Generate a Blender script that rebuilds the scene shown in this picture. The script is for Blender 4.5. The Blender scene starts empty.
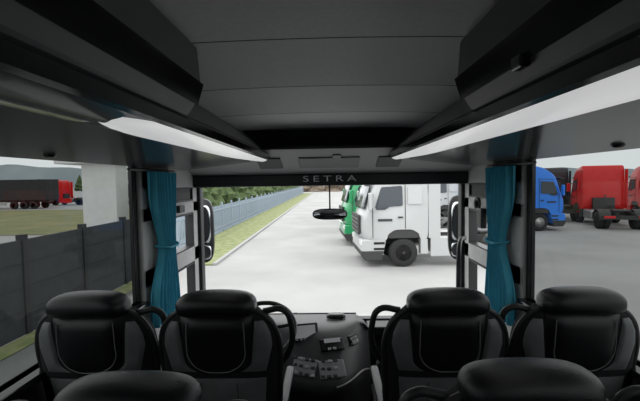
import bpy, bmesh, math, random
from mathutils import Vector, Matrix
random.seed(4)
S=bpy.context.scene
COL=S.collection
CZ=3.05
FL=1.40
HW=1.27

# ---------------------------------------------------------------- materials
def mat(name,col,rough=0.6,metal=0.0,noise=0.0,nscale=20,bump=0.0,bscale=200,emit=0.0,spec=0.5,col2=None,coat=0.0):
    m=bpy.data.materials.new(name); m.use_nodes=True
    nt=m.node_tree; b=nt.nodes['Principled BSDF']
    b.inputs['Base Color'].default_value=(*col,1); b.inputs['Roughness'].default_value=rough
    b.inputs['Metallic'].default_value=metal; b.inputs['Specular IOR Level'].default_value=spec
    b.inputs['Coat Weight'].default_value=coat
    tc=nt.nodes.new('ShaderNodeTexCoord')
    if noise>0 or col2:
        n=nt.nodes.new('ShaderNodeTexNoise'); n.inputs['Scale'].default_value=nscale; n.inputs['Detail'].default_value=5
        nt.links.new(tc.outputs['Object'],n.inputs['Vector'])
        r=nt.nodes.new('ShaderNodeValToRGB')
        a=tuple(max(0,c*(1-noise)) for c in col); d=col2 if col2 else tuple(min(1,c*(1+noise)) for c in col)
        r.color_ramp.elements[0].color=(*a,1); r.color_ramp.elements[1].color=(*d,1)
        r.color_ramp.elements[0].position=.35; r.color_ramp.elements[1].position=.65
        nt.links.new(n.outputs['Fac'],r.inputs['Fac']); nt.links.new(r.outputs['Color'],b.inputs['Base Color'])
    if bump>0:
        n2=nt.nodes.new('ShaderNodeTexNoise'); n2.inputs['Scale'].default_value=bscale
        nt.links.new(tc.outputs['Object'],n2.inputs['Vector'])
        bp=nt.nodes.new('ShaderNodeBump'); bp.inputs['Strength'].default_value=bump; bp.inputs['Distance'].default_value=0.003
        nt.links.new(n2.outputs['Fac'],bp.inputs['Height']); nt.links.new(bp.outputs['Normal'],b.inputs['Normal'])
    if emit>0:
        b.inputs['Emission Color'].default_value=(1,1,1,1); b.inputs['Emission Strength'].default_value=emit
    return m
def glassmat(name,tint,gl=0.06):
    m=bpy.data.materials.new(name); m.use_nodes=True; nt=m.node_tree
    for n in list(nt.nodes): nt.nodes.remove(n)
    o=nt.nodes.new('ShaderNodeOutputMaterial'); t=nt.nodes.new('ShaderNodeBsdfTransparent'); g=nt.nodes.new('ShaderNodeBsdfGlossy'); x=nt.nodes.new('ShaderNodeMixShader')
    t.inputs['Color'].default_value=(*tint,1); g.inputs['Roughness'].default_value=0.02; x.inputs['Fac'].default_value=gl
    nt.links.new(t.outputs[0],x.inputs[1]); nt.links.new(g.outputs[0],x.inputs[2]); nt.links.new(x.outputs[0],o.inputs['Surface'])
    return m

M_ceil=mat('ceiling_fabric',(.90,.90,.90),.95,noise=.03,nscale=60,bump=.3,bscale=600)
M_seam=mat('seam_dark',(.03,.03,.03),.8)
M_bin=mat('bin_panel',(.13,.13,.135),.5,noise=.06,nscale=8)
M_rackin=mat('rack_side_panel',(.24,.24,.24),.6)
M_under=mat('rack_underside_gloss',(.09,.09,.095),.18,noise=.05,nscale=4)
M_strip=mat('rack_strip_reflection',(.75,.75,.76),.25,emit=.46)  # pale base and emission stand in for daylight reflected off the rack
M_strip2=mat('rack_gloss_strip',(.16,.16,.165),.12)  # darker copy of the strip, for the stretch without the painted reflection
M_black=mat('black_plastic',(.018,.018,.02),.42,bump=.15,bscale=500)
M_blackg=mat('black_gloss',(.012,.012,.014),.15)
M_hdr=mat('header_panel',(.42,.42,.42),.6)
M_lgrey=mat('light_grey_trim',(.55,.55,.55),.5,noise=.04,nscale=10)
M_mgrey=mat('mid_grey_trim',(.16,.16,.165),.4)
M_letter=mat('chrome_letter',(.85,.85,.85),.5)
M_leather=mat('black_leather',(.010,.010,.012),.30,bump=.35,bscale=350)
M_fab=mat('black_fabric',(.008,.008,.010),.85,bump=.5,bscale=700)
M_grey=mat('grey_leather',(.15,.155,.16),.45,noise=.12,nscale=12,bump=.3,bscale=300)
M_curt=mat('teal_curtain',(.065,.38,.52),.85,noise=.10,nscale=9)
M_floor=mat('coach_floor',(.05,.05,.055),.6,noise=.3,nscale=80)
M_dash=mat('dash_plastic',(.035,.035,.038),.42,bump=.2,bscale=400)
M_btn=mat('button_panel',(.33,.33,.34),.4)
M_screen=mat('screen_glass',(.16,.20,.23),.12,emit=.10)
M_mirror=mat('mirror_glass',(.50,.51,.53),.03,metal=1)
M_chrome=mat('chrome',(.6,.6,.6),.2,metal=1)
M_win=glassmat('tinted_window',(.29,.305,.30),.015)
M_wind=glassmat('windscreen_glass',(.96,.97,.965),.02)

M_ground=mat('concrete_yard',(.335,.335,.332),.9,noise=.09,nscale=.35)
M_asph=mat('asphalt',(.15,.16,.155),.9,noise=.12,nscale=1.2)
M_grass=mat('grass',(.15,.19,.07),.95,col2=(.27,.28,.14),nscale=3)
M_dry=mat('dry_field',(.24,.22,.10),.95,col2=(.15,.17,.07),nscale=.4)
M_kerb=mat('kerb',(.33,.33,.33),.8)
M_wall=mat('wall_panel_grey',(.036,.042,.048),.75,noise=.15,nscale=5)
M_post=mat('wall_post',(.022,.025,.028),.7)
M_fence=mat('fence_steel',(.28,.34,.42),.5)
M_conc=mat('plaster_white',(.70,.70,.68),.8,noise=.04,nscale=3)
M_roofd=mat('roof_dark',(.12,.12,.12),.7)
M_tree=mat('conifer',(.035,.06,.02),.95,col2=(.10,.14,.05),nscale=3)
M_bare=mat('bare_tree',(.13,.10,.075),.95,col2=(.2,.16,.12),nscale=2)
M_hill=mat('far_hill',(.20,.24,.26),1,col2=(.27,.31,.33),nscale=.02)  # bluish grey puts distance haze into the base colour
M_white=mat('truck_white',(.44,.45,.45),.25,coat=.5)
M_green=mat('truck_green',(.02,.28,.10),.3,coat=.5)
M_blue=mat('truck_blue',(.02,.22,.85),.3,coat=.2)
M_red=mat('truck_red',(.70,.012,.012),.3,coat=.2)
M_dark=mat('truck_black',(.03,.03,.035),.4,coat=.3)
M_tglass=mat('truck_glass',(.04,.05,.06),.06)
M_tyre=mat('tyre',(.02,.02,.02),.9)
M_rim=mat('rim',(.42,.42,.42),.35,metal=.7)
M_lamp=mat('headlamp',(.7,.7,.7),.1)
M_chas=mat('chassis',(.035,.035,.035),.6)
M_tarp=mat('tarpaulin_black',(.02,.02,.022),.7)

# ---------------------------------------------------------------- helpers
def empty(name,loc=(0,0,0),rz=0,parent=None):
    e=bpy.data.objects.new(name,None); COL.objects.link(e); e.location=loc; e.rotation_euler=(0,0,rz); e.empty_display_size=.1
    if parent: e.parent=parent
    return e
def obj(name,verts,faces,m,parent=None,smooth=False,bevel=0,seg=2,sub=0,solid=0):
    me=bpy.data.meshes.new(name); me.from_pydata([tuple(v) for v in verts],[],faces)
    bm=bmesh.new(); bm.from_mesh(me); bmesh.ops.recalc_face_normals(bm,faces=bm.faces); bm.to_mesh(me); bm.free()
    if isinstance(m,(list,tuple)):
        for k in m: me.materials.append(k)
    else: me.materials.append(m)
    if smooth:
        for p in me.polygons: p.use_smooth=True
    o=bpy.data.objects.new(name,me); COL.objects.link(o)
    if parent: o.parent=parent
    if solid:
        md=o.modifiers.new('s','SOLIDIFY'); md.thickness=solid; md.offset=0
    if bevel:
        md=o.modifiers.new('b','BEVEL'); md.width=bevel; md.segments=seg; md.limit_method='ANGLE'; md.angle_limit=.6
    if sub:
        md=o.modifiers.new('u','SUBSURF'); md.levels=sub; md.render_levels=sub
    return o
def box(name,x0,x1,y0,y1,z0,z1,m,parent=None,bevel=0,seg=2,rot=None):
    cx,cy,cz=(x0+x1)/2,(y0+y1)/2,(z0+z1)/2; a,b,c=(x1-x0)/2,(y1-y0)/2,(z1-z0)/2
    v=[(sx*a,sy*b,sz*c) for sx in(-1,1) for sy in(-1,1) for sz in(-1,1)]
    f=[(0,1,3,2),(4,6,7,5),(0,4,5,1),(2,3,7,6),(0,2,6,4),(1,5,7,3)]
    o=obj(name,v,f,m,parent,bevel=bevel,seg=seg); o.location=(cx,cy,cz)
    if rot: o.rotation_euler=rot
    return o
def prism(name,prof,lo,hi,axis,m,parent=None,bevel=0,smooth=False):
    n=len(prof); v=[]
    for t in(lo,hi):
        for p in prof:
            v.append((p[0],t,p[1]) if axis=='y' else ((t,p[0],p[1]) if axis=='x' else (p[0],p[1],t)))
    f=[tuple(range(n)),tuple(range(2*n-1,n-1,-1))]+[(i,(i+1)%n,(i+1)%n+n,i+n) for i in range(n)]
    return obj(name,v,f,m,parent,bevel=bevel,smooth=smooth)
def loft(name,rings,m,parent=None,smooth=True,cap=True,closed=True,sub=0,bevel=0):
    n=len(rings[0]); v=[p for r in rings for p in r]; f=[]
    for i in range(len(rings)-1):
        for j in range(n if closed else n-1):
            k=(j+1)%n; f.append((i*n+j,i*n+k,(i+1)*n+k,(i+1)*n+j))
    if cap and closed:
        f.append(tuple(range(n))); f.append(tuple(range((len(rings)-1)*n,len(rings)*n)))
    return obj(name,v,f,m,parent,smooth=smooth,sub=sub,bevel=bevel)
def lathe(name,prof,m,parent=None,axis='y',n=32,loc=(0,0,0)):
    rings=[]
    for r,h in prof:
        ring=[]
        for i in range(n):
            a=2*math.pi*i/n
            c,s=r*math.cos(a),r*math.sin(a)
            ring.append((c,h,s) if axis=='y' else ((h,c,s) if axis=='x' else (c,s,h)))
        rings.append(ring)
    o=loft(name,rings,m,parent); o.location=loc
    return o
def tube(name,pts,r,m,parent=None,cyc=False):
    c=bpy.data.curves.new(name,'CURVE'); c.dimensions='3D'; c.bevel_depth=r; c.bevel_resolution=4; c.resolution_u=6; c.use_fill_caps=True
    sp=c.splines.new('BEZIER'); sp.bezier_points.add(len(pts)-1)
    for i,p in enumerate(pts):
        b=sp.bezier_points[i]; b.co=p; b.handle_left_type='AUTO'; b.handle_right_type='AUTO'
    sp.use_cyclic_u=cyc; c.materials.append(m)
    o=bpy.data.objects.new(name,c); COL.objects.link(o)
    if parent: o.parent=parent
    return o
def chaikin(p,q=.2):
    o=[]
    for i in range(len(p)):
        a=p[i]; b=p[(i+1)%len(p)]
        o.append((a[0]*(1-q)+b[0]*q,a[1]*(1-q)+b[1]*q)); o.append((a[0]*q+b[0]*(1-q),a[1]*q+b[1]*(1-q)))
    return o
def Z(r): return CZ+r

# ---------------------------------------------------------------- coach shell
box('floor',-HW,HW,-3.0,2.15,FL-.12,FL,M_floor)
fd=empty('floor_cab')
box('deck',-HW,HW,2.15,3.8,.72,.84,M_floor,fd)
box('riser',-HW,HW,2.12,2.16,.84,FL-.005,M_black,fd)
box('step',-.25,.3,2.16,2.45,.84,1.12,M_black,fd,bevel=.01)

ce=empty('ceiling')
def cz(y):
    if y<1.4: return .47
    return .47-.07*((y-1.4)/1.7)
seams=[-2.2,-1.3,-.4,.55,1.37,1.95,2.55,3.1]
prev=-3.0
for k,s in enumerate(seams):
    rings=[]
    for i in range(9):
        y=prev+.004+(s-.008-prev)*i/8
        ring=[]
        for j in range(21):
            x=-1.25+2.5*j/20
            zz=cz(y)+.05*(1-(x/1.25)**2)-.05+.01+(.010*math.sin(math.pi*i/8) if y>1.3 else 0)
            ring.append((x,y,Z(zz)))
        rings.append(ring)
    loft('panel_%d'%k,rings,M_ceil,ce,closed=False)
    prev=s
box('backing',-HW,HW,-3.0,3.8,Z(.52),Z(.56),M_seam,ce)
wr=empty('wall_rear'); box('bulkhead',-HW,HW,-3.06,-3.0,FL-.12,Z(.56),M_bin,wr)

SILL=-.79
PY=2.60
for side,nm in((-1,'left'),(1,'right')):
    w=empty('wall_'+nm)
    xa,xb=(side*HW,side*(HW+.05)); x0,x1=min(xa,xb),max(xa,xb)
    yend=PY+.03
    box('lower_panel',x0,x1,-3.0,yend,.45,Z(SILL),M_black,w)
    box('sill_trim',min(side*(HW-.05),xb),max(side*(HW-.05),xb),-3.0,yend,Z(SILL)-.03,Z(SILL),M_blackg,w,bevel=.008)
    box('upper_panel',x0,x1,-3.0,3.8,Z(.125),Z(.56),M_black,w)
    for py in(-2.9,-.9,.35,PY):
        box('pillar',x0+.01,x1-.01,py-.03,py+.03,Z(SILL),Z(.14),M_blackg,w,bevel=.006)
    xi=side*(HW-.02)
    a0,a1=min(xi,xb),max(xi,xb)
    box('cab_lower',a0,a1,yend,3.74,.45,Z(-1.18),M_lgrey,w,bevel=.01)
    box('cab_rail_low',a0,a1,yend,3.74,Z(-.72),Z(-.58),M_lgrey,w,bevel=.012)
    box('cab_rail_mid',a0,a1,yend,3.74,Z(-.27),Z(-.16),M_lgrey,w,bevel=.012)
    box('cab_rail_top',a0,a1,yend,3.74,Z(-.04),Z(.12),M_lgrey,w,bevel=.012)
    box('cab_post_rear',a0,a1,yend,3.10,Z(-1.2),Z(.12),M_lgrey,w,bevel=.012)
    box('cab_post_mid',a0,a1,3.62,3.74,Z(-1.2),Z(.12),M_lgrey,w,bevel=.012)
    for (zl,zh) in((-1.18,-.72),(-.58,-.27),(-.16,-.04)):
        for (yl,yh) in((3.10,3.114),(3.606,3.62)): box('glass_seal',a0-.003,a1+.003,yl,yh,Z(zl),Z(zh),M_black,w)
        for zq in(zl,zh-.012): box('glass_seal',a0-.003,a1+.003,3.10,3.62,Z(zq),Z(zq+.012),M_black,w)
    box('a_pillar',side*HW-.05,side*HW+.05,3.74,3.84,.45,Z(.12),M_black,w,bevel=.015)
    box('upper_blind',a0+.015,a1-.015,3.12,3.60,Z(-.15),Z(-.05),M_roofd,w)
    if side>0:
        lathe('speaker_ring',[(.0,0),(.035,0),(.04,-.012),(.055,-.016),(.06,0),(.06,.02)],M_black,w,axis='x',loc=(xi-.0,3.40,Z(-.215)))
        box('switch_box',xi-.05,xi,3.20,3.30,Z(-.40),Z(-.24),M_black,w,bevel=.01)
    else:
        box('switch_box',xi,xi+.03,3.22,3.34,Z(-.245),Z(-.185),M_black,w,bevel=.008)
    g=empty('window_%d'%(1 if side<0 else 2))
    xm=side*(HW+.025)
    obj('pane',[(xm,-3,Z(SILL)),(xm,PY,Z(SILL)),(xm,PY,Z(.13)),(xm,-3,Z(.13))],[(0,1,2,3)],M_win,g)
    g=empty('window_%d'%(3 if side<0 else 4))
    obj('pane',[(xm,PY,Z(-1.18)),(xm,3.74,Z(-1.18)),(xm,3.74,Z(-.1)),(xm,PY,Z(-.1))],[(0,1,2,3)],M_wind,g)

wf=empty('wall_front')
box('front_panel',-HW,HW,3.80,3.88,.45,Z(-1.33),M_black,wf)
ws=empty('window_5')
rings=[]
for i in range(2):
    zz=[-1.33,.0][i]
    rings.append([(-HW+.02+(2*HW-.04)*j/16,3.84+.10*(1-((j-8)/8)**2),Z(zz)) for j in range(17)])
loft('pane',rings,M_wind,ws,closed=False)
ww=empty('windscreen_wiper')
tube('blade',[(-.95,3.98,Z(-1.345)),(-.3,4.0,Z(-1.345)),(.25,4.0,Z(-1.345))],.008,M_black,ww)
tube('arm',[(-1.0,4.0,Z(-1.40)),(-.6,4.02,Z(-1.37)),(-.35,4.01,Z(-1.345))],.010,M_black,ww)

# header above windscreen
hd=empty('windscreen_header')
box('recess_back',-.80,.80,3.28,3.32,Z(.20),Z(.42),M_seam,hd)
box('recess_floor',-.80,.80,3.06,3.32,Z(.245),Z(.265),M_black,hd)
prism('sloped_panel',[(3.08,Z(.25)),(3.66,Z(.065)),(3.80,Z(.065)),(3.80,Z(.45)),(3.32,Z(.45)),(3.32,Z(.25))],-HW,HW,'x',M_hdr,hd)
box('lip',-HW,HW,3.64,3.86,Z(-.045),Z(.065),M_black,hd,bevel=.015)
def hpos(t): return 3.08+.58*t, Z(.25-.185*t)
ang=math.atan2(-.185,.58)
for cx,wd,t,mm in((0,.5,.5,M_rackin),(-.5,.2,.5,M_roofd),(.5,.2,.5,M_roofd),(.06,.07,.4,M_mgrey)):
    yy,zz=hpos(t)
    box('header_module',cx-wd/2,cx+wd/2,yy-.12,yy+.12,zz-.012,zz+.004,mm,hd,bevel=.006,rot=(ang,0,0))
c=bpy.data.curves.new('lettering','FONT'); c.body='SETRA'; c.size=.085; c.extrude=.003; c.align_x='CENTER'; c.align_y='CENTER'; c.space_character=1.5
c.materials.append(M_letter)
t=bpy.data.objects.new('lettering',c); COL.objects.link(t); t.location=(.0,3.632,Z(.018)); t.rotation_euler=(math.pi/2,0,0); t.scale=(1.5,.9,1); t.parent=hd

# ---------------------------------------------------------------- racks
for side in(-1,1):
    r=empty('luggage_rack')
    def P(x,z): return (side*x,Z(z))
    def rx(lst): return [P(*p) for p in lst]
    prism('underside',rx([(.66,.167),(HW-.01,.112),(HW-.01,.15),(.66,.205)]),-3.0,3.64,'y',M_under,r)
    y0=1.05 if side<0 else -3.0
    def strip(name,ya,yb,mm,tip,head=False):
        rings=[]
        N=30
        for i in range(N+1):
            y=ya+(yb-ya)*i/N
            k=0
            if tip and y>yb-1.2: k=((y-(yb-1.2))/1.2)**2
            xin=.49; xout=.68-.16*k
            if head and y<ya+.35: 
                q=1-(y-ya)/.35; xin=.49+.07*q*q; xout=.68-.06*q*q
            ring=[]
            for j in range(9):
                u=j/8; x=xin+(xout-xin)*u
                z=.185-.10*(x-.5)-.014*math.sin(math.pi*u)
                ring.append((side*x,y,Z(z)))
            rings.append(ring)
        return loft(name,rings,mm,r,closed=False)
    strip('reflection_strip',y0,3.635,M_strip,True,side<0)  # bright reflection modelled as a tapered, glowing strip
    if side<0: strip('gloss_strip',-3.0,1.03,M_strip2,False)
    prism('lip_trim',rx([(.475,.18),(.495,.175),(.495,.215),(.475,.215)]),-3.0,3.64,'y',M_blackg,r)
    prism('strip_backing',rx([(.495,.20),(.70,.18),(.70,.235),(.495,.235)]),-3.0,3.64,'y',M_black,r)
    prism('front_fascia',rx([(.48,.215),(.72,.43),(HW-.01,.43),(HW-.01,.215)]),1.40,3.62,'y',M_rackin,r)
    prism('bin',rx([(.44,.46),(.43,.33),(.45,.27),(.48,.225),(HW-.01,.225),(HW-.01,.46)]),-3.0,1.37,'y',M_bin,r,bevel=.012)
    prism('bin_trim',rx([(.425,.335),(.435,.335),(.455,.27),(.447,.265)]),-3.0,1.375,'y',M_blackg,r)
    for yy in(.45,-.7,-1.9):
        box('bin_gap',side*.45-.025,side*.45+.025,yy-.006,yy+.006,Z(.26),Z(.465),M_seam,r)
    if side>0: box('latch',.43,.456,.92,.97,Z(.250),Z(.280),M_blackg,r,bevel=.005)
    for yy in(1.6,-.1,-1.5):
        lathe('air_nozzle',[(.0,-.012),(.014,-.012),(.022,-.006),(.026,0),(.026,.012)],M_blackg,r,axis='z',n=20,loc=(side*1.13,yy,Z(.123)))

# ---------------------------------------------------------------- curtains
for side in(-1,1):
    rings=[]
    for i in range(41):
        t=i/40; z=Z(.08-1.06*t)
        w=.40*(1-.42*math.exp(-((t-.50)/.2)**2)) + .05*max(0,t-.6)
        yc_=2.83+ .05*math.exp(-((t-.50)/.2)**2)
        ring=[]
        for j in range(111):
            u=j/110
            ring.append((side*(1.19+.026*math.sin(u*2*math.pi*8+.9*math.sin(t*3))),yc_-w/2+w*u+.012*math.sin(t*5+u*9),z))
        rings.append(ring)
    e=empty('curtain')
    loft('cloth',rings,M_curt,e,closed=False)
    tube('curtain_rail',[(side*1.215,2.4,Z(.09)),(side*1.215,2.8,Z(.09)),(side*1.215,3.1,Z(.09))],.01,M_black,e)
    tube('tieback',[(side*1.235,2.77,Z(-.44)),(side*1.155,2.78,Z(-.45)),(side*1.15,2.88,Z(-.46)),(side*1.155,2.98,Z(-.45)),(side*1.235,3.0,Z(-.44))],.010,M_curt,e)

# ---------------------------------------------------------------- passenger seats
prof=[(.40,.21,.050),(.50,.225,.062),(.62,.235,.066),(.76,.243,.068),(.88,.250,.068),(.98,.250,.064),(1.03,.243,.062),(1.07,.224,.058),(1.10,.196,.054),(1.125,.162,.050),(1.15,.146,.046),(1.18,.135,.030)]
def lerp(h,k):
    if h<=prof[0][0]: return prof[0][k]
    for a,b in zip(prof,prof[1:]):
        if h<=b[0]:
            t=(h-a[0])/(b[0]-a[0]); return a[k]+(b[k]-a[k])*t
    return prof[-1][k]
NEXP=3.2
def yc(h): return -.02-.17*(h-.4)
def yrear(x,h):
    w=lerp(h,1); t=lerp(h,2)
    return yc(h)-t*max(0,1-abs(min(1,abs(x)/w))**NEXP)**(1/NEXP)
def seat(x,y,aisle):
    e=empty('passenger_seat',(x,y,FL))
    rings=[]
    hs=[.40+.78*i/34 for i in range(35)]
    for h in hs:
        w=lerp(h,1); t=lerp(h,2); ring=[]
        for i in range(40):
            a=2*math.pi*i/40; c,s=math.cos(a),math.sin(a)
            ring.append((w*abs(c)**(2/NEXP)*(1 if c>=0 else -1), yc(h)+t*abs(s)**(2/NEXP)*(1 if s>=0 else -1), h))
        rings.append(ring)
    loft('backrest',rings,M_fab,e)
    def patch(name,h0,h1,xl,xr,mm,puff=.012,nh=18,nx=14):
        v=[];f=[]
        for i in range(nh+1):
            h=h0+(h1-h0)*i/nh
            for j in range(nx+1):
                u=j/nx; xx=xl(h)+(xr(h)-xl(h))*u
                edge=min(1,min(u,1-u)*6)*min(1,min(i/nh,1-i/nh)*6)
                v.append((xx,yrear(xx,h)-.002-puff*edge**.5,h))
        for i in range(nh):
            for j in range(nx):
                a=i*(nx+1)+j; f.append((a,a+1,a+nx+2,a+nx+1))
        return obj(name,v,f,mm,e,smooth=True)
    def cw(h):
        if h<.92: return .128*math.sqrt(max(0.0,1-((.92-h)/.07)**2))
        return min(.128+.10*(h-.92),lerp(h,1)*.9)
    patch('head_cover',.852,1.11,lambda h:-cw(h),lambda h:cw(h),M_leather,.022)
    for s in(-1,1):
        def inner(h): return (cw(h) if h>.852 else 0)+.012
        def outer(h): return max(inner(h)+.002,lerp(h,1)*.90-.25*max(0,.98-h))
        if s>0: patch('shoulder_panel',.865,1.085,inner,outer,M_grey,.010,16,8)
        else: patch('shoulder_panel',.865,1.085,lambda h:-outer(h),lambda h:-inner(h),M_grey,.010,16,8)
    def lw(h): return .195-.03*(.83-h)/.4
    patch('lower_panel',.46,.835,lambda h:-lw(h),lambda h:lw(h),M_grey,.012)
    # stitched piping along the cover and panel
    def on(xx,h,d=.018): return (xx,yrear(xx,h)-d,h)
    tube('cover_piping',[on(-.115,1.09,.022),on(-.118,1.0,.024),on(-.112,.93,.022),on(-.07,.885,.022),on(0,.872,.022),on(.07,.885,.022),on(.112,.93,.022),on(.118,1.0,.024),on(.115,1.09,.022)],.0022,M_mgrey,e)
    for s in(-1,1): tube('panel_seam',[on(s*.075,.82,.013),on(s*.08,.72,.013),on(s*.085,.50,.013)],.002,M_seam,e)
    box('seat_pocket',-.15,.15,yc(.60)-.105,yc(.60)-.080,.48,.68,M_fab,e,bevel=.01,rot=(.17,0,0))
    rings=[]
    for i in range(25):
        u=-1+2*i/24; xx=.162*math.sin(u*math.pi/2); k=max(.05,(1-abs(xx/.1625)**5)**(1/3))
        ring=[]
        for j in range(24):
            a=2*math.pi*j/24; c_,s_=math.cos(a),math.sin(a)
            ring.append((xx,yc(1.16)-.022+.072*k*abs(c_)**.8*(1 if c_>=0 else -1),1.158+.050*k*abs(s_)**.8*(1 if s_>=0 else -1)-.014*(xx/.172)**2))
        rings.append(ring)
    loft('head_roll',rings,M_leather,e)
    for s in(-1,1):
        tube('wing_trim',[(s*.150,yc(1.13)-.02,1.125),(s*.205,yc(1.085)-.02,1.085),(s*.243,yc(1.01)-.02,1.01),(s*.248,yc(.85)-.02,.85),(s*.225,yc(.5)-.02,.5)],.013,M_black,e)
    rings=[]
    for i in range(13):
        yy=-.02+.50*i/12; k=.9+.1*math.sin(math.pi*i/12); ring=[]
        for j in range(28):
            a=2*math.pi*j/28; c_,s_=math.cos(a),math.sin(a)
            ring.append((.225*k*abs(c_)**.6*(1 if c_>=0 else -1),yy,.42+.07*k*abs(s_)**.7*(1 if s_>=0 else -1)))
        rings.append(ring)
    loft('cushion',rings,M_fab,e)
    box('seat_frame',-.2,.2,.0,.42,.28,.345,M_black,e,bevel=.01)
    for s in(-.12,.12): box('leg',s-.02,s+.02,.1,.34,0,.30,M_black,e,bevel=.006)
    box('foot_rail',-.2,.2,.08,.38,0,.02,M_black,e)
    sx=aisle
    box('armrest',sx*.245-.022,sx*.245+.022,-.07,.33,.62,.66,M_leather,e,bevel=.015,seg=3)
    tube('grab_handle',[(sx*.235,yc(.86)-.01,.86),(sx*.285,yc(.9)+.0,.92),(sx*.298,yc(1.05),1.06),(sx*.270,yc(1.1),1.115),(sx*.185,yc(1.1),1.11)],.013,M_black,e)
    return e
for x,a in((-1.0,1),(-.47,1),(.47,-1),(1.0,-1)):
    seat(x,1.78,a)
    seat(x,1.06 if x<0 else 1.12,a)

# ---------------------------------------------------------------- driver's seat
ds=empty('driver_seat',(-.60,2.58,.84))
rings=[]
for i in range(13):
    t=i/12; h=.5+.62*t; w=.24-.05*t**3; ring=[]
    if t>.85: w*=.85
    for j in range(28):
        a=2*math.pi*j/28; c_,s_=math.cos(a),math.sin(a)
        ring.append((w*abs(c_)**.6*(1 if c_>=0 else -1),-.12-.12*t+.06*abs(s_)**.6*(1 if s_>=0 else -1),h))
    rings.append(ring)
loft('backrest',rings,M_fab,ds)
box('headrest',-.13,.13,-.31,-.22,1.13,1.30,M_leather,ds,bevel=.03,seg=4)
box('cushion',-.24,.24,-.15,.22,.42,.54,M_fab,ds,bevel=.04,seg=4)
box('pedestal',-.18,.18,-.12,.16,0,.42,M_black,ds,bevel=.02)
box('armrest',.25,.30,-.12,.18,.66,.70,M_leather,ds,bevel=.015)

# ---------------------------------------------------------------- dashboard
db=empty('dashboard')
def doff(x):
    o=0
    if x>.0: o=.40*((x)/.33)**2.2
    o+=-.12*math.exp(-((x+.06)/.22)**2)+.10*math.exp(-((x+.62)/.20)**2)
    return o
rings=[]
for i in range(61):
    x=-1.16+1.49*i/60; o=doff(x)
    k=max(0,(x-.2)/.13); dz=-.10*k*k
    pts=[(3.78,.86),(3.78,Z(-1.335)),(3.70,Z(-1.25)),(3.5,Z(-1.215)),(3.32+.3*o,Z(-1.20)),(3.26+.6*o,Z(-1.215)),(3.20+.8*o,Z(-1.26)),(2.98+o,Z(-1.47)),(2.93+o,Z(-1.53)),(2.96+o,Z(-1.60)),(3.10+.8*o,1.25),(3.14+.7*o,.86)]
    rings.append([(x,min(3.78,p[0]),p[1]+(dz if p[1]>1.4 else 0)) for p in pts])
loft('body',rings,M_dash,db)
box('demist_shelf',.33,1.20,3.60,3.78,Z(-1.42),Z(-1.34),M_black,db,bevel=.01)
box('demist_riser',.33,1.20,3.70,3.78,.86,Z(-1.42),M_black,db)
sa=math.atan2(.21,.22)
def onslope(name,cx,t,wx,wy,th,mm,bev=.004,par=db,dz=0):
    o=doff(cx); y=2.98+o+(.22-.2*o)*t; z=Z(-1.47+.21*t)
    g=(doff(cx+.02)-doff(cx-.02))/.04
    ob=box(name,-wx/2,wx/2,-wy/2,wy/2,-th/2,th/2,mm,par,bevel=bev)
    ob.location=(cx,y,z+.006+dz)
    sl=math.atan2(.21,.22-.2*o)
    ob.rotation_euler=(Matrix.Rotation(math.atan(g)*.8,3,'Z')@Matrix.Rotation(sl,3,'X')).to_euler()
    return ob
onslope('button_console',-.21,.26,.20,.14,.02,M_btn,.012)
onslope('button_console',.0,.26,.20,.14,.02,M_btn,.012)
for r_ in range(3):
    for q in range(4):
        onslope('button',-.278+q*.045,.08+.18*r_,.032,.022,.036,M_dash if (q+r_)%3 else M_lgrey,.004)
        onslope('button',-.068+q*.045,.08+.18*r_,.032,.022,.036,M_dash if (q*r_+1)%3 else M_lgrey,.004)
# raised screen pod, tilted toward the driver
pod=empty('screen_pod',(-.215,3.17,Z(-1.215)),parent=db); pod.rotation_euler=(math.radians(62),0,math.radians(12))
box('bezel',-.11,.11,-.07,.07,-.035,.0,M_blackg,pod,bevel=.012,seg=3)
box('display',-.085,.085,-.048,.050,.0,.004,M_screen,pod,bevel=.002)
for q in range(5): box('key',-.08+q*.035,-.06+q*.035,-.064,-.053,.0,.006,M_lgrey,pod)
onslope('radio',.0,.86,.19,.10,.03,M_blackg,.01)
for q in range(4): onslope('radio_key',-.06+q*.04,.74,.028,.02,.036,M_lgrey,.003)
onslope('radio_display',.0,.95,.13,.035,.036,M_screen,.002)
onslope('air_vent',.17,.80,.09,.09,.03,M_blackg,.02)
for q in range(3): onslope('vent_slat',.17,.68+.12*q,.08,.008,.04,M_dash,.001)
onslope('cluster_bezel',-.62,.85,.38,.13,.03,M_blackg,.02)
for gx in(-.71,-.53):
    y=2.98+doff(gx)+.2; lathe('gauge',[(.0,.0),(.055,.0),(.055,.012),(.06,.012),(.06,-.02)],M_screen,db,axis='z',n=28,loc=(gx,y-.0,Z(-1.265))).rotation_euler=(sa,0,0)
ed=[]
for i in range(12):
    x=.03+.29*i/11; o=doff(x); k=max(0,(x-.2)/.13)
    ed.append((x,2.935+o-.008,Z(-1.50)-.10*k*k))
tube('console_edge_trim',ed,.009,M_mgrey,db)
tp=empty('ticket_printer',(.04,3.48,Z(-1.205)))
loft('housing',[[(.085*k*math.cos(a),.05*k*math.sin(a),zz) for a in [2*math.pi*j/24 for j in range(24)]] for zz,k in((0,1),(.02,1),(.032,.8),(.035,.3))],M_blackg,tp)
sw=empty('steering_wheel',(-.50,2.82,Z(-1.06))); sw.rotation_euler=(.60,0,0)
tube('rim',[(.235*math.cos(a),.235*math.sin(a),0) for a in [2*math.pi*j/12 for j in range(12)]],.017,M_leather,sw,cyc=True)
lathe('hub',[(.0,-.03),(.07,-.03),(.085,0),(.07,.02),(.0,.025)],M_black,sw,axis='z')
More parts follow.
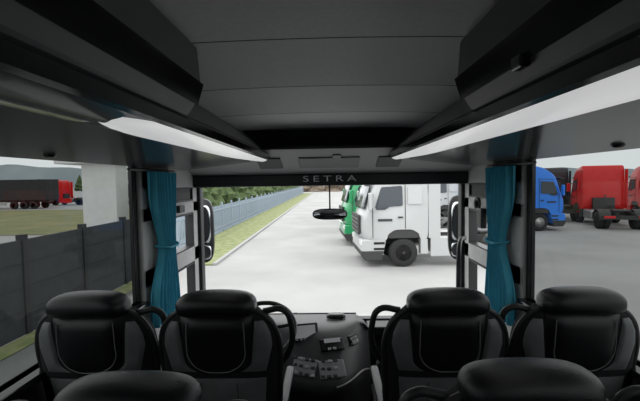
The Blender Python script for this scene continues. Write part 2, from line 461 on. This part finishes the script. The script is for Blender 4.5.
for a in(0.2,math.pi-.2,-1.2,-1.94):
    tube('spoke',[(.06*math.cos(a),.06*math.sin(a),0),(.15*math.cos(a),.15*math.sin(a),-.005),(.23*math.cos(a),.23*math.sin(a),0)],.013,M_black,sw)
tube('column',[(0,0,-.03),(0,.0,-.2),(0,.02,-.42)],.05,M_black,sw)
gc=empty('guide_seat',(.38,2.72,.84))
box('base',-.08,.22,-.1,.25,0,.62,M_black,gc,bevel=.02)
box('backrest',-.09,.23,-.16,-.08,.58,1.02,M_fab,gc,bevel=.03,seg=3)
box('headrest',-.02,.16,-.16,-.09,1.0,1.12,M_leather,gc,bevel=.03,seg=3)
box('cushion',-.09,.23,-.12,.25,.60,.68,M_fab,gc,bevel=.02,seg=3)
hr=empty('entrance_handrail')
tube('rail',[(.95,2.95,.85),(.95,2.95,1.7),(.95,2.97,2.42),(1.0,3.1,2.55),(1.14,3.40,2.55)],.017,M_black,hr)

# interior mirror
im=empty('rearview_mirror',(.0,3.60,Z(-.30)))
tube('stem',[(0,.0,.27),(0,-.01,.16),(0,.0,.05)],.007,M_black,im)
loft('shell',[[(.155*k*abs(math.cos(a))**.7*(1 if math.cos(a)>=0 else -1),yy,.05*k*abs(math.sin(a))**.7*(1 if math.sin(a)>=0 else -1)) for a in [2*math.pi*j/32 for j in range(32)]] for yy,k in((-.012,1),(.01,1.02),(.03,.85),(.04,.4))],M_black,im)
o=loft('glass',[[(.146*k*abs(math.cos(a))**.7*(1 if math.cos(a)>=0 else -1),yy,.043*k*abs(math.sin(a))**.7*(1 if math.sin(a)>=0 else -1)) for a in [2*math.pi*j/32 for j in range(32)]] for yy,k in((-.0135,1),(-.0145,.97))],M_mirror,im)
im.rotation_euler=(-.10,0,0)
# outside mirrors
for side in(-1,1):
    m_=empty('wing_mirror',(side*1.34,4.12,Z(-.50)))
    def ring(y,k,w=.125,h=.33):
        return [(w*k*abs(math.cos(a))**.55*(1 if math.cos(a)>=0 else -1),y,h*(k*.5+.5)*abs(math.sin(a))**.55*(1 if math.sin(a)>=0 else -1)) for a in [2*math.pi*j/32 for j in range(32)]]
    loft('housing',[ring(-.04,1),ring(.02,1.03),ring(.07,.85),ring(.09,.5)],M_black,m_)
    for zc,hh in((.07,.20),(-.22,.075)):
        o=loft('glass',[[(.100*abs(math.cos(a))**.4*(1 if math.cos(a)>=0 else -1),-.042,zc+hh*abs(math.sin(a))**.4*(1 if math.sin(a)>=0 else -1)) for a in [2*math.pi*j/32 for j in range(32)]],[(.092*math.cos(a),-.043,zc+hh*.9*math.sin(a)) for a in [2*math.pi*j/32 for j in range(32)]]],M_mirror,m_)
    tube('arm',[(0,.03,.30),(side*.02,.0,.42),(side*.04,-.12,.50),(side*.04,-.30,.52)],.028,M_black,m_)
    m_.rotation_euler=(0,0,side*-.12)

# ================================================================ OUTSIDE
obj('ground',[(-500,-300,0),(500,-300,0),(500,700,0),(-500,700,0)],[(0,1,2,3)],M_ground)
obj('asphalt_strip',[(-6.22,-6,.012),(-2.2,-6,.012),(-2.8,3,.012),(-5.4,9,.012),(-5.6,13,.012),(-6.18,13,.012)],[(0,1,2,3,4,5)],M_asph)
box('grass_verge',-6.6,-4.35,14.5,100,0,.05,M_grass)
kb=empty('kerb'); box('edge',-4.35,-4.2,14.5,100,0,.09,M_kerb,kb)
obj('verge_near',[(-6.18,6,.03),(-5.75,6,.03),(-5.65,13,.03),(-6.18,13,.03)],[(0,1,2,3)],M_grass)
obj('dry_field',[(-90,24,.03),(-9,24,.03),(-9,48,.03),(-90,48,.03)],[(0,1,2,3)],M_dry)

pw=empty('perimeter_wall')
y=-4
while y<13:
    box('panel',-6.36,-6.28,y+.06,y+1.94,.0,1.94,M_wall,pw)
    for k in range(1,4): box('joint',-6.275,-6.27,y+.06,y+1.94,k*.49-.012,k*.49+.004,M_post,pw)
    box('post',-6.40,-6.24,y-.07,y+.07,0,2.05,M_post,pw,bevel=.01)
    y+=2
box('post',-6.44,-6.22,y-.1,y+.1,0,2.1,M_post,pw)

def fence():
    v=[];f=[]
    def ab(x0,x1,y0,y1,z0,z1):
        n=len(v)
        for a in(x0,x1):
            for b in(y0,y1):
                for c_ in(z0,z1): v.append((a,b,c_))
        for q in[(0,1,3,2),(4,6,7,5),(0,4,5,1),(2,3,7,6),(0,2,6,4),(1,5,7,3)]: f.append(tuple(n+k for k in q))
    y=15.0
    while y<100:
        ab(-6.74,-6.64,y-.06,y+.06,0,1.85)
        for k in range(12):
            yy=y+.12+k*.19
            ab(-6.71,-6.68,yy-.035,yy+.035,.12,1.66)
        ab(-6.70,-6.66,y,y+2.4,.32,.38); ab(-6.70,-6.66,y,y+2.4,1.40,1.46)
        ab(-6.74,-6.64,y,y+2.4,0,.16)
        y+=2.4
    obj('steel_fence',v,f,M_fence)
fence()

def treerow(name,items,mm,seed):
    rnd=random.Random(seed); v=[];f=[]
    for (x,y,h,r) in items:
        n=12; L=9; base=len(v)
        for i in range(L):
            t=i/(L-1); rr=r*(1-t)**.7*(.75+.25*math.sin(t*26+x))+.02
            for j in range(n):
                a=2*math.pi*j/n; q=rr*(1+rnd.uniform(-.22,.22))
                v.append((x+q*math.cos(a),y+q*math.sin(a),.1+h*t+rnd.uniform(-.08,.08)*h*.3))
        for i in range(L-1):
            for j in range(n):
                k=(j+1)%n; f.append((base+i*n+j,base+i*n+k,base+(i+1)*n+k,base+(i+1)*n+j))
        f.append(tuple(base+j for j in range(n))); f.append(tuple(base+(L-1)*n+j for j in range(n)))
    return obj(name,v,f,mm)
R=random.Random(2)
treerow('conifer_row',[(-8.6+R.uniform(-.5,.5),20+i*1.7,3.6+R.uniform(-.5,1.6),1.15) for i in range(48)],M_tree,3)
treerow('bare_tree_row',[(-14+i*1.7+R.uniform(-1,1),118+R.uniform(-4,6),6+R.uniform(-1,3),2.2) for i in range(34)],M_bare,5)
treerow('conifer_row',[(-170+i*5,190+R.uniform(-6,9),5+R.uniform(-2,3),3) for i in range(26)],M_tree,6)

v=[];f=[]
N=80
for i in range(N+1):
    x=-480+960*i/N
    h=9+12*math.exp(-((x+330)/130)**2)+2*math.sin(x*.03)+1.2*math.sin(x*.083)
    v+= [(x,420,0),(x,440,h*1.15),(x,520,0)]
for i in range(N):
    a=i*3; f+=[(a,a+3,a+4,a+1),(a+1,a+4,a+5,a+2)]
obj('hill_ridge',v,f,M_hill,smooth=True)

gh=empty('gate_portal',(-12.55,20,0))
box('pier',0,1.75,0,1.2,0,4.1,M_conc,gh,bevel=.02)
box('flat_roof',-1.2,1.95,-.3,3.0,4.1,4.4,M_conc,gh,bevel=.03)
box('roof_edge',-1.25,2.0,-.35,3.05,4.4,4.48,M_roofd,gh)
box('rear_pier',-.9,-.5,2.5,2.9,0,4.1,M_conc,gh)

# ---------------------------------------------------------------- tractor units
def wheel(par,x,y,r=.5,w=.30):
    s=1 if y>0 else -1
    lathe('tyre',[(r*.58,-w/2),(r*.93,-w/2),(r,-w/2+.04),(r,w/2-.04),(r*.93,w/2),(r*.58,w/2),(r*.58,-w/2)],M_tyre,par,n=36,loc=(x,y,r))
    o=lathe('rim',[(r*.60,s*w/2*.98),(r*.54,s*w/2*.7),(r*.45,s*w/2*.5),(r*.30,s*w/2*.45),(r*.28,s*w/2*.95),(r*.10,s*w/2*1.0),(.001,s*w/2*1.0)],M_rim,par,n=36,loc=(x,y,r))
def tractor(x,y,rz,body,sc=1.0,name='truck',skirt=True):
    e=empty(name,(x,y,0),rz); e.scale=(sc,sc,sc)
    HWd=1.22
    base=[(.10,.95),(.00,1.25),(.02,1.75),(.13,2.0),(.42,2.95),(.62,3.22),(1.25,3.62),(2.15,3.78),(2.30,3.70),(2.32,.95),(2.05,.95),(1.98,1.18),(1.75,1.32),(1.15,1.32),(.92,1.18),(.85,.95)]
    base=chaikin(chaikin(base,.15),.25)
    rings=[]
    for yy,k,tz in((-HWd,.14,.07),(-HWd+.025,.09,.025),(-HWd+.09,.04,0),(-.6,-.03,0),(0,-.05,0),(.6,-.03,0),(HWd-.09,.04,0),(HWd-.025,.09,.025),(HWd,.14,.07)):
        ring=[]
        for (px,pz) in base:
            fx=px+ (k*1.2*max(0,min(1,(.85-px)/.4)))
            ring.append((fx,yy*(1-.05*max(0,(pz-2.2)/1.5)),pz-(tz if pz>3 else 0)))
        rings.append(ring)
    cab=loft('cab',rings,body,e,smooth=True)
    cab.data.set_sharp_from_angle(angle=.7)
    prism('bumper',[(.06,.32),(-.03,.5),(-.02,.98),(.12,1.0),(.84,1.0),(.80,.75),(.72,.42),(.5,.32)],-HWd,HWd,'y',body,e,bevel=.05)
    prism('bumper_valance',[(.10,.25),(.02,.36),(-.045,.52),(-.045,.60),(.75,.60),(.72,.50),(.68,.25)],-HWd-.01,HWd+.01,'y',M_chas,e,bevel=.03)
    for s in(-1,1):
        yy=s*(HWd+.012)
        def sp(name,pts,mm,off=0.0,slope=True):
            v=[(p[0],s*((HWd*(1-.05*max(0,(p[1]-2.2)/1.5)) if slope else HWd)+.012+off),p[1]) for p in pts]
            return obj(name,v,[tuple(range(len(v)))],mm,e,solid=.012)
        sp('side_window',[(.46,2.10),(.48,2.2),(.66,2.76),(.70,2.80),(1.37,2.84),(1.41,2.80),(1.42,2.19),(1.39,2.15),(.95,2.12),(.80,2.02),(.52,2.02)],M_tglass)
        for ln in ([(.36,1.05),(.38,1.06),(.38,2.1),(.36,2.1)],[(1.50,1.35),(1.52,1.35),(1.52,2.95),(1.50,2.95)],[(.66,2.93),(1.52,2.95),(1.52,2.97),(.66,2.95)]):
            sp('door_gap',ln,M_chas,-.004)
        sp('wing_badge',[(.55,1.62),(1.05,1.62),(1.05,1.70),(.55,1.70)],M_chas,-.002)
        sp('side_sleeper_panel',[(1.6,2.2),(1.6,2.8),(2.1,2.85),(2.1,2.2)],body,.004)
        box('door_handle',1.25,1.42,min(yy,yy+s*.03),max(yy,yy+s*.03),1.72,1.78,M_chas,e,bevel=.008)
        box('arch_liner',.92,1.98,min(s*.75,s*(HWd-.02)),max(s*.75,s*(HWd-.02)),1.02,1.30,M_chas,e)
        for k in range(2): box('step',.40,.78,min(yy,yy-s*.1),max(yy,yy+s*.015),.62+k*.2,.70+k*.2,M_chas,e,bevel=.008)
        box('headlamp',-.05,.16,min(s*.72,s*(HWd-.02)),max(s*.72,s*(HWd-.02)),.78,.98,M_lamp,e,bevel=.03)
        my=s*(HWd+.17)
        box('mirror',.20,.32,my-.11,my+.11,2.02,2.62,body if body is not M_dark else M_chas,e,bevel=.04)
        box('mirror_arm',.25,.33,min(s*HWd*.9,my),max(s*HWd*.9,my),2.55,2.60,M_chas,e)
        box('cab_skirt',2.05,2.30,min(s*(HWd-.3),s*HWd),max(s*(HWd-.3),s*HWd),.45,.97,body if skirt else M_chas,e,bevel=.02)
        box('side_fairing',2.33,2.75,min(s*(HWd-.03),s*HWd),max(s*(HWd-.03),s*HWd),1.0,3.5,body,e,bevel=.01)
        if skirt: 
            box('chassis_skirt',2.40,4.05,min(s*(HWd-.05),s*HWd),max(s*(HWd-.05),s*HWd),.35,1.02,body,e,bevel=.03)
        box('fuel_tank',2.5,3.95,min(s*.5,s*(HWd-.08)),max(s*.5,s*(HWd-.08)),.42,.98,M_rim,e,bevel=.08)
        box('chassis_rail',.6,6.05,s*.42-.04,s*.42+.04,.72,.98,M_chas,e)
        wheel(e,1.45,s*1.03,.5,.32)
        wheel(e,5.05,s*1.05,.5,.28); wheel(e,5.05,s*.73,.5,.28)
        pts=[]
        for i in range(9):
            a=math.pi*(i/8); pts.append((5.05-.62*math.cos(a),.55+.60*math.sin(a)))
        pts2=[(5.05-(.58)*math.cos(math.pi*i/8),.55+.56*math.sin(math.pi*i/8)) for i in range(8,-1,-1)]
        prism('mudguard',pts+pts2,min(s*.58,s*1.2),max(s*.58,s*1.2),'y',M_chas,e)
        box('tail_lamp',6.03,6.08,min(s*.55,s*1.1),max(s*.55,s*1.1),.7,.82,M_red,e)
    v=[(.07,-1.06,2.04),(.04,-.6,2.04),(.03,0,2.04),(.04,.6,2.04),(.07,1.06,2.04),(.32,1.0,2.88),(.29,.6,2.88),(.28,0,2.88),(.29,-.6,2.88),(.32,-1.0,2.88)]
    obj('windscreen',v,[(0,1,8,9),(1,2,7,8),(2,3,6,7),(3,4,5,6)],M_tglass,e,solid=.03)
    box('grille',-.085,-.02,-.85,.85,1.12,1.82,M_chas,e,bevel=.02)
    for k in range(4): box('grille_bar',-.105,-.06,-.8,.8,1.2+.15*k,1.225+.15*k,M_mgrey,e)
    box('sun_visor',.0,.30,-1.08,1.08,2.98,3.03,M_tglass,e,rot=(0,-.25,0))
    box('coupling_plate',4.5,5.5,-.42,.42,1.02,1.12,M_chas,e,bevel=.04)
    box('cross_member',2.35,2.6,-.6,.6,.98,1.7,M_chas,e)
    box('rear_beam',5.95,6.05,-1.15,1.15,.62,.84,M_chas,e)
    tube('air_line',[(2.4,.1,1.9),(3.0,.12,1.3),(3.7,.1,1.15)],.03,M_chas,e)
    return e
rd=math.radians
tractor(1.02,15.0,rd(4),M_white)
tractor(.60,19.6,rd(4),M_green)
for k,(xx,yy) in enumerate([(1.15,24.5),(1.5,29.5),(1.7,34),(1.9,39)]):
    tractor(xx,yy,rd(5),[M_green,M_white,M_green,M_white][k])
tractor(6.3,28,rd(5),M_white)
tractor(9.0,33,rd(5),M_white)
tractor(13.3,24.2,rd(183),M_blue)
tractor(17.3,33.0,rd(-103),M_dark)
tractor(18.2,28.4,rd(-106),M_red,skirt=False)
tractor(22.8,29.4,rd(-106),M_red,skirt=False)

def trailer(x,y,rz,mm,L=13.6):
    e=empty('semi_trailer',(x,y,0),rz)
    box('tarp_body',0,L,-1.27,1.27,1.15,3.75,mm,e,bevel=.04)
    box('roof_trim',-.02,L+.02,-1.29,1.29,3.72,3.82,M_chas,e)
    for i in range(12): box('tarp_strap',.5+i*1.1,.54+i*1.1,-1.29,-1.27,1.15,3.7,M_chas,e)
    box('chassis',.4,L-.2,-.5,.5,.85,1.15,M_chas,e)
    box('side_guard',3.6,8.3,-1.25,-1.2,.5,.95,M_rim,e)
    for wx in(9.2,10.5,11.8):
        for s in(-1,1): wheel(e,wx,s*1.05,.5,.35)
    for s in(-1,1): box('landing_leg',2.6,2.75,s*.7-.08,s*.7+.08,0,1.0,M_chas,e)
    return e
trailer(-50.2,52,0,M_tarp)
tractor(-42.6,60,rd(0),M_red)
tractor(-35.0,66,rd(160),M_dark)
trailer(-72,60,0,M_white)
tractor(-29.2,58,rd(85),M_white)
tractor(-33,74,rd(30),M_red)

# ---------------------------------------------------------------- world
w=bpy.data.worlds.new('overcast'); S.world=w; w.use_nodes=True; nt=w.node_tree
bg=nt.nodes['Background']; tc=nt.nodes.new('ShaderNodeTexCoord'); sx=nt.nodes.new('ShaderNodeSeparateXYZ'); rp=nt.nodes.new('ShaderNodeValToRGB')
nt.links.new(tc.outputs['Generated'],sx.inputs[0]); nt.links.new(sx.outputs['Z'],rp.inputs['Fac']); nt.links.new(rp.outputs['Color'],bg.inputs['Color'])
rp.color_ramp.elements[0].color=(.92,.94,.96,1); rp.color_ramp.elements[1].color=(1,1,1,1); rp.color_ramp.elements[1].position=.5
bg.inputs['Strength'].default_value=2.35
sl=bpy.data.lights.new('sun','SUN'); sl.energy=.6; sl.angle=math.radians(40); so=bpy.data.objects.new('sun',sl); COL.objects.link(so); so.rotation_euler=(math.radians(25),math.radians(-10),0)

# ---------------------------------------------------------------- camera
cam=bpy.data.cameras.new('camera'); co=bpy.data.objects.new('camera',cam); COL.objects.link(co)
cam.lens=22.5; cam.sensor_width=36; cam.clip_start=.02; cam.clip_end=2000
Rm=Matrix.Rotation(math.radians(1.4),4,'Z')@Matrix.Rotation(math.radians(90-2.8),4,'X')@Matrix.Rotation(math.radians(-.9),4,'Z')
co.matrix_world=Matrix.Translation((0,0,CZ))@Rm
S.camera=co
S.view_settings.view_transform='Standard'; S.view_settings.exposure=0
